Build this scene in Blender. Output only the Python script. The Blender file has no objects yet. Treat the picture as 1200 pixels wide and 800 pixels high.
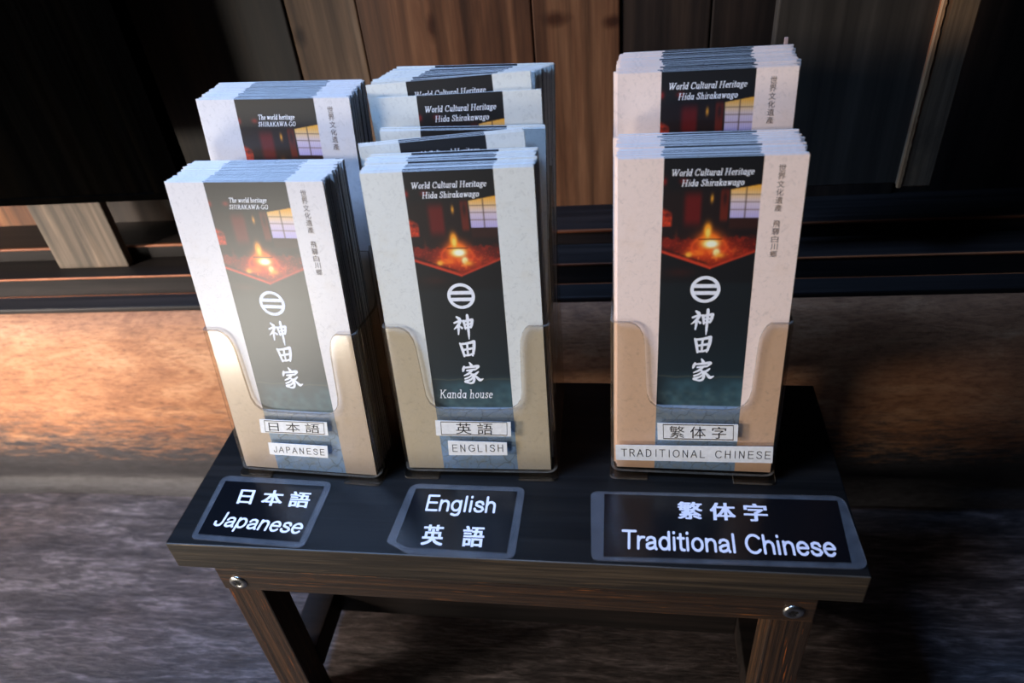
import bpy, bmesh, math, random
import numpy as np
from mathutils import Vector, Matrix, Euler

S = bpy.context.scene
COL = S.collection
random.seed(7)
R = math.radians

# ------------------------------------------------------------------ camera
cd = bpy.data.cameras.new('camera')
cam = bpy.data.objects.new('camera', cd); COL.objects.link(cam)
cam.location = (0.3006, -0.2709, 0.3814)
cam.rotation_euler = (0.9165, 0.0889, 0.1207)
cd.sensor_width = 36.0
cd.lens = 36.0 * 859.18 / 1200
cd.clip_start = 0.01
cd.dof.use_dof = True
cd.dof.focus_distance = 0.50
cd.dof.aperture_fstop = 5.6
S.camera = cam

# ------------------------------------------------------------------ world, lights, exposure
w = bpy.data.worlds.new('world'); S.world = w; w.use_nodes = True
w.node_tree.nodes['Background'].inputs[0].default_value = (0.45, 0.6, 1.0, 1)
w.node_tree.nodes['Background'].inputs[1].default_value = 0.006
S.view_settings.view_transform = 'Standard'
S.view_settings.look = 'None'
S.view_settings.exposure = 0.0
S.view_settings.gamma = 1.0
S.view_settings.use_curve_mapping = False
S.cycles.transparent_max_bounces = 24
S.cycles.max_bounces = 8


def area(name, loc, target, size, size_y, power, color, spread=180):
    ld = bpy.data.lights.new(name, 'AREA'); ld.shape = 'RECTANGLE'
    ld.size = size; ld.size_y = size_y; ld.energy = power; ld.color = color
    ld.spread = R(spread)
    o = bpy.data.objects.new(name, ld); COL.objects.link(o)
    o.location = loc
    o.rotation_euler = (Vector(target) - Vector(loc)).to_track_quat('-Z', 'Y').to_euler()
    return o


# daylight through the open front of the building, from the left of the camera
area('doorway_daylight', (-1.50, -0.62, 0.50), (0.0, 0.2, 0.05), 0.3, 0.3, 32, (1.0, 0.88, 0.76))
# blue sky light falling from above
area('sky_daylight', (-0.34, 0.0, 1.30), (0.0, 0.02, 0.0), 0.35, 0.35, 6.2, (0.30, 0.53, 1.0), 75)
# sunlit ground outside, low in front and to the left
area('ground_bounce', (-0.46, -0.74, -0.15), (0.08, 0.06, 0.12), 0.28, 0.24, 5.2, (1.0, 0.94, 0.83))
# shaft of warm sun that reaches only the left part of the sill log
area('sun_shaft', (-1.3, -0.9, 0.40), (-0.27, 0.22, -0.08), 0.15, 0.15, 1.7, (1.0, 0.90, 0.80), 22)


# ------------------------------------------------------------------ helpers
def prop(o, label=None, cat=None, group=None, kind=None):
    if label: o['label'] = label
    if cat: o['category'] = cat
    if group: o['group'] = group
    if kind: o['kind'] = kind
    return o


def mesh_obj(name, verts, faces, mats, parent=None, fm=None, smooth=False, matrix=None):
    me = bpy.data.meshes.new(name)
    me.from_pydata([tuple(v) for v in verts], [], faces)
    for m in (mats if isinstance(mats, (list, tuple)) else [mats]): me.materials.append(m)
    if fm: me.polygons.foreach_set('material_index', fm)
    if smooth: me.polygons.foreach_set('use_smooth', [True] * len(me.polygons))
    me.update()
    o = bpy.data.objects.new(name, me); COL.objects.link(o)
    if parent: o.parent = parent
    if matrix is not None: o.matrix_local = matrix
    return o


def bm_obj(name, bm, mats, parent=None, smooth=False, matrix=None):
    me = bpy.data.meshes.new(name); bm.to_mesh(me); bm.free()
    for m in (mats if isinstance(mats, (list, tuple)) else [mats]): me.materials.append(m)
    if smooth: me.polygons.foreach_set('use_smooth', [True] * len(me.polygons))
    o = bpy.data.objects.new(name, me); COL.objects.link(o)
    if parent: o.parent = parent
    if matrix is not None: o.matrix_local = matrix
    return o


def box_bm(bm, x0, x1, y0, y1, z0, z1, bev=0.0, seg=2):
    vs = [bm.verts.new(p) for p in ((x0, y0, z0), (x1, y0, z0), (x1, y1, z0), (x0, y1, z0),
                                    (x0, y0, z1), (x1, y0, z1), (x1, y1, z1), (x0, y1, z1))]
    fs = [bm.faces.new([vs[i] for i in f]) for f in
          ((3, 2, 1, 0), (4, 5, 6, 7), (0, 1, 5, 4), (1, 2, 6, 5), (2, 3, 7, 6), (3, 0, 4, 7))]
    if bev:
        es = list({e for f in fs for e in f.edges})
        bmesh.ops.bevel(bm, geom=es, offset=bev, segments=seg, profile=0.6, affect='EDGES')


def box(name, b, mat, parent=None, bev=0.0, matrix=None, seg=2):
    bm = bmesh.new(); box_bm(bm, *b, bev=bev, seg=seg)
    return bm_obj(name, bm, mat, parent, matrix=matrix)


def empty(name, matrix):
    o = bpy.data.objects.new(name, None); COL.objects.link(o)
    o.empty_display_size = 0.02
    o.matrix_local = matrix
    return o


# ------------------------------------------------------------------ node materials
class NT:
    def __init__(s, name):
        s.m = bpy.data.materials.new(name); s.m.use_nodes = True
        s.t = s.m.node_tree; s.n = s.t.nodes; s.l = s.t.links
        s.p = s.n['Principled BSDF']; s.out = s.n['Material Output']

    def node(s, kind, **kw):
        n = s.n.new(kind)
        for k, v in kw.items(): setattr(n, k, v)
        return n

    def link(s, a, b): s.l.new(a, b)

    def coords(s, scale=(1, 1, 1), rot=(0, 0, 0), loc=(0, 0, 0), rand=False):
        tc = s.node('ShaderNodeTexCoord'); mp = s.node('ShaderNodeMapping')
        mp.inputs['Scale'].default_value = scale; mp.inputs['Rotation'].default_value = rot
        mp.inputs['Location'].default_value = loc
        s.link(tc.outputs['Object'], mp.inputs['Vector'])
        v = mp.outputs['Vector']
        if rand:
            oi = s.node('ShaderNodeObjectInfo'); ad = s.node('ShaderNodeVectorMath', operation='ADD')
            mu = s.node('ShaderNodeMath', operation='MULTIPLY'); mu.inputs[1].default_value = 40
            s.link(oi.outputs['Random'], mu.inputs[0]); s.link(mu.outputs[0], ad.inputs[1]); s.link(v, ad.inputs[0])
            v = ad.outputs[0]
        return v

    def noise(s, v, scale=1, detail=6, rough=0.6, dist=0.0):
        n = s.node('ShaderNodeTexNoise')
        n.inputs['Scale'].default_value = scale; n.inputs['Detail'].default_value = detail
        n.inputs['Roughness'].default_value = rough; n.inputs['Distortion'].default_value = dist
        s.link(v, n.inputs['Vector']); return n.outputs['Fac']

    def ramp(s, f, stops):
        r = s.node('ShaderNodeValToRGB'); e = r.color_ramp.elements
        while len(e) < len(stops): e.new(0.5)
        for i, (p, c) in enumerate(stops):
            e[i].position = p; e[i].color = tuple(c) + (1,) if len(c) == 3 else c
        s.link(f, r.inputs[0]); return r.outputs[0]

    def mix(s, f, a, b, mode='MIX'):
        n = s.node('ShaderNodeMix', data_type='RGBA', blend_type=mode)
        for sock, val in ((n.inputs[0], f), (n.inputs[6], a), (n.inputs[7], b)):
            if hasattr(val, 'is_linked') or hasattr(val, 'links'): s.link(val, sock)
            elif isinstance(val, (int, float)): sock.default_value = val
            else: sock.default_value = tuple(val) + ((1,) if len(val) == 3 else ())
        return n.outputs[2]

    def bump(s, h, strength=0.3, dist=0.001):
        b = s.node('ShaderNodeBump'); b.inputs['Strength'].default_value = strength
        b.inputs['Distance'].default_value = dist
        s.link(h, b.inputs['Height']); s.link(b.outputs[0], s.p.inputs['Normal'])

    def done(s, color=None, rough=None, spec=None, metal=None):
        if color is not None:
            if hasattr(color, 'links'): s.link(color, s.p.inputs['Base Color'])
            else: s.p.inputs['Base Color'].default_value = tuple(color) + (1,)
        if rough is not None:
            if hasattr(rough, 'links'): s.link(rough, s.p.inputs['Roughness'])
            else: s.p.inputs['Roughness'].default_value = rough
        if spec is not None: s.p.inputs['Specular IOR Level'].default_value = spec
        if metal is not None: s.p.inputs['Metallic'].default_value = metal
        return s.m


def g(*c):   # sRGB 0-255 to linear
    return tuple((x / 255 / 12.92) if x <= 10 else ((x / 255 + 0.055) / 1.055) ** 2.4 for x in c)


def wood(name, axis, dark, mid, light, scale=60, stretch=0.05, rough=0.5, worn=None, wornpos=(0.62, 0.72), bump=0.3, spec=0.4, knots=None, knotpts=()):
    t = NT(name)
    sc = [scale] * 3; sc[axis] = scale * stretch
    v = t.coords(tuple(sc), rand=True)
    f1 = t.noise(v, 1, 8, 0.65, 0.6)
    sc2 = [scale * 6] * 3; sc2[axis] = scale * 0.12
    v2 = t.coords(tuple(sc2), rand=True)
    f2 = t.noise(v2, 1, 4, 0.6)
    c = t.ramp(f1, [(0.3, dark), (0.5, mid), (0.68, light)])
    fine = t.ramp(f2, [(0.35, (0.55, 0.55, 0.55)), (0.65, (1.15, 1.15, 1.15))])
    c = t.mix(1.0, c, fine, 'MULTIPLY')
    if worn:
        sc3 = [scale * 1.8] * 3; sc3[axis] = scale * 0.06
        f3 = t.noise(t.coords(tuple(sc3), loc=(3, 7, 1), rand=True), 1, 6, 0.7, 0.3)
        k = t.ramp(f3, [(wornpos[0], (0, 0, 0)), (wornpos[1], (1, 1, 1))])
        c = t.mix(k, c, worn)
    for (kx, kz, ka, kb) in knotpts:
        tc = t.node('ShaderNodeTexCoord'); mp = t.node('ShaderNodeMapping')
        mp.inputs['Scale'].default_value = (1 / ka, 0, 1 / kb); mp.inputs['Location'].default_value = (-kx / ka, 0, -kz / kb)
        t.link(tc.outputs['Object'], mp.inputs['Vector'])
        nz = t.node('ShaderNodeTexNoise'); nz.inputs['Scale'].default_value = 70; t.link(tc.outputs['Object'], nz.inputs['Vector'])
        ln = t.node('ShaderNodeVectorMath', operation='LENGTH'); t.link(mp.outputs[0], ln.inputs[0])
        ad = t.node('ShaderNodeMath', operation='ADD'); t.link(ln.outputs['Value'], ad.inputs[0]); t.link(nz.outputs['Fac'], ad.inputs[1])
        k = t.ramp(ad.outputs[0], [(0.0, (0.22, 0.17, 0.14)), (0.8, (0.34, 0.24, 0.18)), (1.0, (1, 1, 1))])
        k.node.color_ramp.elements[1].position = 0.85
        sc_ = t.node('ShaderNodeMath', operation='MULTIPLY'); sc_.inputs[1].default_value = 0.62
        t.link(ad.outputs[0], sc_.inputs[0]); t.link(sc_.outputs[0], k.node.inputs[0])
        k.node.color_ramp.elements[1].position = 0.5
        c = t.mix(1.0, c, k, 'MULTIPLY')
    if knots:
        sc4 = [knots] * 3; sc4[axis] = knots * 0.45
        vo = t.node('ShaderNodeTexVoronoi'); vo.inputs['Scale'].default_value = 1
        t.link(t.coords(tuple(sc4), rand=True), vo.inputs['Vector'])
        k = t.ramp(vo.outputs['Distance'], [(0.06, (0.12, 0.1, 0.09)), (0.2, (1, 1, 1))])
        c = t.mix(1.0, c, k, 'MULTIPLY')
    t.bump(f2, bump, 0.0006)
    return t.done(c, rough, spec)


M = {}
KNOTS = [(0.1757, 0.1325, 0.014, 0.0075), (0.0736, 0.1326, 0.0045, 0.013), (-0.040, 0.132, 0.006, 0.009), (0.2226, 0.1275, 0.010, 0.006)]
M['top'] = wood('stained_wood_top', 0, g(11, 10, 10), g(20, 18, 17), g(32, 28, 25), 26, 0.06, 0.42, worn=g(50, 42, 34), wornpos=(0.66, 0.8), bump=0.25, spec=0.16)
M['apron'] = wood('stained_wood_apron', 0, g(30, 23, 18), g(54, 40, 30), g(84, 59, 39), 340, 0.005, 0.5, worn=g(160, 96, 44), wornpos=(0.6, 0.7), bump=0.5)
M['edge'] = wood('stained_wood_edge', 0, g(34, 29, 25), g(60, 52, 43), g(94, 80, 64), 200, 0.02, 0.5, worn=g(140, 112, 78), wornpos=(0.63, 0.74), bump=0.4)
M['leg'] = wood('stained_wood_leg', 2, g(30, 23, 18), g(56, 41, 30), g(92, 64, 42), 380, 0.005, 0.5, worn=g(190, 104, 44), wornpos=(0.62, 0.7), bump=0.5)
M['dark'] = wood('dark_wood', 0, g(16, 14, 14), g(30, 26, 25), g(44, 36, 33), 30, 0.06, 0.55, bump=0.3, spec=0.18)  # dark wood of the track boards, stretchers and side aprons
M['nearblack'] = wood('near_black_panel', 2, (0.0006, 0.0005, 0.0005), (0.001, 0.0009, 0.0008), (0.002, 0.0015, 0.001), 30, 0.06, 0.9, bump=0.2, spec=0.0)  # near-black tone of the left hanging panel and the wall backing
M['plank_a'] = wood('cedar_plank_light', 2, g(84, 58, 38), g(136, 100, 70), g(168, 132, 98), 22, 0.1, 0.55, bump=0.35, knotpts=KNOTS)
M['plank_b'] = wood('cedar_plank_brown', 2, g(60, 36, 22), g(108, 68, 42), g(146, 100, 66), 22, 0.1, 0.55, bump=0.35, worn=g(54, 34, 24), knotpts=KNOTS)
M['plank_c'] = wood('cedar_plank_shade', 2, g(26, 19, 15), g(46, 35, 28), g(66, 50, 38), 22, 0.1, 0.55, bump=0.35, knots=3.2)  # shade at the right and beside the left panel is put into this colour
M['post'] = wood('grey_brown_board', 2, g(52, 47, 43), g(94, 82, 71), g(128, 108, 90), 26, 0.12, 0.55, bump=0.3, knots=9)
M['stile'] = wood('worn_stile', 2, g(84, 70, 56), g(122, 100, 78), g(146, 116, 84), 30, 0.3, 0.5, worn=g(176, 84, 30), wornpos=(0.53, 0.62), bump=0.5)
M['paleedge'] = wood('pale_edge_highlight', 2, g(150, 104, 66), g(190, 140, 96), g(220, 176, 130), 60, 0.2, 0.5, bump=0.6)
M['orangeedge'] = wood('orange_edge_highlight', 0, g(70, 36, 20), g(130, 72, 40), g(170, 104, 66), 24, 0.1, 0.5, bump=0.3)
M['greypanel'] = wood('smooth_grey_panel', 2, g(58, 53, 47), g(70, 64, 56), g(80, 72, 63), 12, 0.2, 0.45, bump=0.1)


def beam_mat():
    t = NT('weathered_log')
    f1 = t.noise(t.coords((10, 30, 30)), 1, 10, 0.7, 0.8)
    f2 = t.noise(t.coords((90, 330, 330), loc=(5, 2, 0)), 1, 7, 0.75)
    c = t.ramp(f1, [(0.3, g(112, 72, 48)), (0.5, g(140, 96, 66)), (0.7, g(164, 122, 90))])
    c = t.mix(1.0, c, t.ramp(f2, [(0.3, (0.5, 0.44, 0.40)), (0.55, (1.08, 1.08, 1.08))]), 'MULTIPLY')
    # dark weathering that gathers on the lower face of the log
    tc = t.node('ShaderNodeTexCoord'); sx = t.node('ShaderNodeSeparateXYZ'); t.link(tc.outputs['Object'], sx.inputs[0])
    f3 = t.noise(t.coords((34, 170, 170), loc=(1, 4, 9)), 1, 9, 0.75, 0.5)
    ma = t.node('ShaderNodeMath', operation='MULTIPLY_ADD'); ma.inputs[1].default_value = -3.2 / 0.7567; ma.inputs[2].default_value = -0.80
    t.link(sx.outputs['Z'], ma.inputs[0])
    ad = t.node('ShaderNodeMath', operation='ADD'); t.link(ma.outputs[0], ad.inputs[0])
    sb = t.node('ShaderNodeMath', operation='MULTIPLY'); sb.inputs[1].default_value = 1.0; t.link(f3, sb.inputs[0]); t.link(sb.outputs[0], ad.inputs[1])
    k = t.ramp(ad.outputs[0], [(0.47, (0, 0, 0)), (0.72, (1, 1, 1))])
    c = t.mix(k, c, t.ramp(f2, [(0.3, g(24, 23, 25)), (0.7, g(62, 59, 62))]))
    t.bump(f2, 0.6, 0.002)
    return t.done(c, 0.6, 0.3)


def floor_mat():
    t = NT('weathered_floor')
    rz = R(8)
    f1 = t.noise(t.coords((12, 60, 10), rot=(0, 0, rz)), 1, 10, 0.68, 0.8)
    f2 = t.noise(t.coords((55, 330, 60), rot=(0, 0, rz), loc=(2, 2, 2)), 1, 7, 0.7, 0.4)
    f3 = t.noise(t.coords((4, 7, 5)), 1, 5, 0.6)
    c = t.ramp(f1, [(0.32, g(26, 22, 22)), (0.5, g(58, 51, 51)), (0.68, g(104, 95, 95))])
    c = t.mix(t.ramp(f3, [(0.45, (0, 0, 0)), (0.7, (0.4, 0.4, 0.4))]), c, g(84, 68, 60))
    c = t.mix(1.0, c, t.ramp(f2, [(0.36, (0.35, 0.34, 0.35)), (0.5, (0.9, 0.9, 0.9)), (0.64, (1.7, 1.7, 1.75))]), 'MULTIPLY')
    t.bump(f2, 0.8, 0.002)
    return t.done(c, 0.55, 0.35)


M['beam'] = beam_mat()
M['floor'] = floor_mat()


def flat(name, c, rough=0.5, spec=0.5, metal=0.0):
    t = NT(name)
    f = t.noise(t.coords((300, 300, 300)), 1, 3)
    col = t.mix(1.0, c, t.ramp(f, [(0.3, (0.92, 0.92, 0.92)), (0.7, (1.06, 1.06, 1.06))]), 'MULTIPLY')
    return t.done(col, rough, spec, metal)


M['white'] = flat('white_ink', g(245, 246, 250), 0.45)
M['whitecard'] = flat('white_card_ink', g(236, 226, 232), 0.35)
M['sticker'] = flat('sticker_paper', g(236, 234, 230), 0.5)
M['black'] = flat('black_ink', g(28, 26, 30), 0.5)
M['brownink'] = flat('brown_ink', g(92, 80, 78), 0.5)
M['greyink'] = flat('grey_ink', g(120, 108, 90), 0.5)
M['cardblack'] = flat('black_card', g(9, 10, 14), 0.22, 0.5)
M['steel'] = flat('screw_steel', g(190, 186, 178), 0.28, 0.5, 1.0)
M['recess'] = flat('screw_recess', g(24, 22, 20), 0.5)
M['slip'] = flat('pink_slip_paper', g(190, 160, 150), 0.6, 0.2)
M['foldedge'] = flat('dark_fold_edge', g(46, 37, 33), 0.6, 0.3)  # dark tone on the right-hand fold and leaf edges
M['paperedge'] = flat('paper_edge', g(226, 224, 222), 0.6, 0.3)


def paper_mat(name, tint, rough, stripmix=1.0):
    t = NT(name)
    at = t.node('ShaderNodeAttribute'); at.attribute_name = 'print'
    v = t.coords((1, 1, 1))
    f = t.noise(v, 260, 6, 0.7, 1.5); f2 = t.noise(v, 60, 5, 0.6)
    pap = t.ramp(f, [(0.3, tuple(x * 0.80 for x in tint)), (0.45, tint), (0.7, tuple(min(1, x * 1.04) for x in tint))])
    pap = t.mix(t.ramp(f2, [(0.55, (0, 0, 0)), (0.75, (0.35, 0.35, 0.35))]), pap, tuple(x * y for x, y in zip(tint, (0.92, 0.84, 0.72))))
    c = t.mix(at.outputs['Alpha'], pap, at.outputs['Color'])
    t.bump(f, 0.12, 0.0003)
    return t.done(c, rough, 0.5)


M['paper_left'] = paper_mat('washi_cover_left', g(214, 208, 206), 0.36); M['paper_left'].node_tree.nodes['Principled BSDF'].inputs['Specular IOR Level'].default_value = 0.85
M['paper_mid'] = paper_mat('washi_cover_middle', g(222, 222, 214), 0.5)
M['paper_right'] = paper_mat('washi_cover_right', g(248, 222, 206), 0.5)


def clear(name, tint, rough=0.05, haze=0.0, hazecol=(0.5, 0.55, 0.65), ior=1.49):
    t = NT(name)
    tr = t.node('ShaderNodeBsdfTransparent'); tr.inputs[0].default_value = tuple(tint) + (1,)
    gl = t.node('ShaderNodeBsdfGlossy'); gl.inputs['Roughness'].default_value = rough
    lw = t.node('ShaderNodeLayerWeight'); pw = t.node('ShaderNodeMath', operation='POWER'); pw.inputs[1].default_value = 4.0
    fr = t.node('ShaderNodeMath', operation='MULTIPLY_ADD'); fr.inputs[1].default_value = 0.8; fr.inputs[2].default_value = 0.045
    t.link(lw.outputs['Facing'], pw.inputs[0]); t.link(pw.outputs[0], fr.inputs[0])
    mx = t.node('ShaderNodeMixShader')
    t.link(fr.outputs[0], mx.inputs[0]); t.link(tr.outputs[0], mx.inputs[1]); t.link(gl.outputs[0], mx.inputs[2])
    last = mx.outputs[0]
    if haze:
        di = t.node('ShaderNodeBsdfDiffuse'); di.inputs[0].default_value = tuple(hazecol) + (1,)
        m2 = t.node('ShaderNodeMixShader')
        f = t.noise(t.coords((90, 90, 90)), 1, 4)
        mm = t.node('ShaderNodeMath', operation='MULTIPLY'); mm.inputs[1].default_value = haze * 2
        t.link(f, mm.inputs[0]); t.link(mm.outputs[0], m2.inputs[0])
        t.link(last, m2.inputs[1]); t.link(di.outputs[0], m2.inputs[2]); last = m2.outputs[0]
    t.link(last, t.out.inputs['Surface'])
    return t.m


M['acrylic'] = clear('clear_acrylic', (0.958, 0.918, 0.86), 0.14)
M['rim'] = clear('acrylic_rim', (0.62, 0.56, 0.48), 0.15, 0.10, (0.8, 0.74, 0.66))
M['film'] = clear('laminate_film', (0.92, 0.94, 0.97), 0.25, 0.05, (0.62, 0.63, 0.68))

# ------------------------------------------------------------------ lettering
def text_geo(s, bold=0.0, shear=0.0, spacing=1.0, res=3):
    c = bpy.data.curves.new('t', 'FONT'); c.body = s; c.size = 1.0; c.shear = shear
    c.offset = bold; c.space_character = spacing; c.resolution_u = res; c.fill_mode = 'FRONT'
    o = bpy.data.objects.new('t', c); COL.objects.link(o)
    me = o.to_mesh()
    V = [(v.co.x, v.co.y) for v in me.vertices]; F = [tuple(p.vertices) for p in me.polygons]
    o.to_mesh_clear(); bpy.data.objects.remove(o); bpy.data.curves.remove(c)
    return V, F


def hull(pts):
    pts = sorted(set(pts))
    def half(p):
        h = []
        for q in p:
            while len(h) > 1 and (h[-1][0] - h[-2][0]) * (q[1] - h[-2][1]) - (h[-1][1] - h[-2][1]) * (q[0] - h[-2][0]) <= 0: h.pop()
            h.append(q)
        return h[:-1]
    return half(pts) + half(pts[::-1])


def arc(cx, cy, rx, ry, a0, a1, n=14):
    return [(cx + rx * math.cos(R(a0 + (a1 - a0) * i / n)), cy + ry * math.sin(R(a0 + (a1 - a0) * i / n))) for i in range(n + 1)]


X, CP = 0.46, 0.70
def stem(x, y0, y1, s0=True, s1=True):
    out = [[(x, y0), (x, y1)]]
    if s0: out.append([(x - 0.06, y0), (x + 0.08, y0)])
    if s1: out.append([(x - 0.09, y1 - 0.02), (x, y1)])
    return out


GL = {
    ' ': (0.26, []),
    '-': (0.34, [[(0.06, 0.24), (0.26, 0.24)]]),
    'o': (0.46, [arc(.22, .23, .155, .22, 0, 360)]),
    'r': (0.36, stem(.1, 0, X) + [[(.1, .30), (.17, .42), (.25, .46), (.31, .41)]]),
    'l': (0.25, stem(.11, 0, .72)),
    'd': (0.50, [arc(.2, .23, .14, .22, 20, 340)] + stem(.37, 0, .72)),
    'u': (0.50, [[(.1, X), (.1, .12), (.15, .02), (.24, .01), (.36, .14)], [(.03, X), (.1, X)]] + stem(.37, 0, X)),
    't': (0.32, [[(.13, .62), (.12, .1), (.17, .01), (.27, .06)], [(.02, .45), (.27, .45)]]),
    'a': (0.49, [arc(.2, .23, .14, .22, 20, 340)] + stem(.36, 0, X, True, False)),
    'e': (0.43, [[(.07, .25), (.35, .25)], arc(.21, .23, .15, .22, 5, 315)]),
    'i': (0.25, stem(.11, 0, X) + [[(.11, .64), (.12, .66)]]),
    'g': (0.46, [arc(.2, .30, .13, .15, 0, 360), [(.14, .15), (.1, .08), (.3, .03), (.36, -.06), (.26, -.18), (.1, -.17), (.04, -.08), (.12, .0)], [(.32, .42), (.42, .46)]]),
    'n': (0.51, stem(.1, 0, X) + [[(.1, .30), (.2, .45), (.31, .44), (.36, .33), (.36, 0)], [(.32, 0), (.44, 0)]]),
    'h': (0.51, stem(.1, 0, .72) + [[(.1, .30), (.2, .45), (.31, .44), (.36, .33), (.36, 0)], [(.32, 0), (.44, 0)]]),
    's': (0.38, [[(.31, .36), (.28, .45), (.17, .46), (.09, .38), (.13, .28), (.26, .2), (.3, .1), (.22, .01), (.1, .01), (.05, .11)]]),
    'w': (0.66, [[(.02, X), (.12, X), (.2, .02)], [(.2, .02), (.34, .44)], [(.3, X), (.42, .02)], [(.42, .02), (.58, .44)], [(.5, X), (.64, X)]]),
    'k': (0.48, stem(.1, 0, .72) + [[(.12, .2), (.34, .43)], [(.28, X), (.42, X)], [(.19, .27), (.38, 0)], [(.33, 0), (.46, 0)]]),
    'W': (0.98, [[(.1, CP), (.26, .02)], [(.26, .02), (.5, .66)], [(.44, CP), (.62, .02)], [(.62, .02), (.88, .68)], [(.0, CP), (.2, CP)], [(.36, CP), (.54, CP)], [(.78, CP), (.96, CP)]]),
    'C': (0.68, [arc(.36, .35, .27, .35, 45, 318, 18), [(.55, .5), (.57, CP)]]),
    'H': (0.80, stem(.15, 0, CP) + stem(.6, 0, CP) + [[(.15, .36), (.6, .36)], [(.1, CP), (.24, CP)], [(.54, CP), (.68, CP)]]),
    'S': (0.52, [[(.42, .52), (.38, .68), (.22, .7), (.1, .58), (.15, .44), (.34, .32), (.42, .18), (.32, .01), (.14, .0), (.05, .18)]]),
    'I': (0.36, stem(.16, 0, CP) + [[(.1, CP), (.24, CP)]]),
    'T': (0.66, stem(.32, 0, CP, True, False) + [[(.05, .58), (.06, CP), (.58, CP), (.59, .58)]]),
    'R': (0.66, stem(.15, 0, CP) + [[(.15, CP), (.38, .69), (.46, .54), (.38, .38), (.15, .37)], [(.32, .37), (.56, 0)], [(.5, 0), (.64, 0)]]),
    'A': (0.68, [[(.34, CP), (.56, 0)], [(.34, CP), (.1, 0)], [(.18, .25), (.48, .25)], [(.02, 0), (.18, 0)], [(.48, 0), (.66, 0)]]),
    'K': (0.72, stem(.15, 0, CP) + [[(.16, .3), (.54, .68)], [(.46, CP), (.64, CP)], [(.28, .42), (.58, 0)], [(.5, 0), (.7, 0)]]),
    'G': (0.72, [arc(.36, .35, .28, .35, 45, 330, 18), [(.58, .04), (.58, .3)], [(.48, .3), (.68, .3)]]),
    'O': (0.74, [arc(.36, .35, .28, .35, 0, 360, 20)]),
}


def serif_geo(s, slant=0.22, nw=0.115, nt=0.05):
    V, F, x = [], [], 0.0
    for ch in s:
        adv, strokes = GL[ch]
        for st in strokes:
            for a, b in zip(st[:-1], st[1:]):
                pts = []
                for (px, py) in (a, b):
                    px += x
                    pts += [(px - nw / 2, py - nt / 3), (px - nw / 2 + 0.01, py + nt / 2), (px + nw / 2, py + nt / 3), (px + nw / 2 - 0.01, py - nt / 2)]
                h = hull([(round(u, 5), round(v, 5)) for u, v in pts])
                i0 = len(V); V += [(u + v * slant, v) for u, v in h]; F.append(tuple(range(i0, i0 + len(h))))
        x += adv * 1.06
    return V, F


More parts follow.
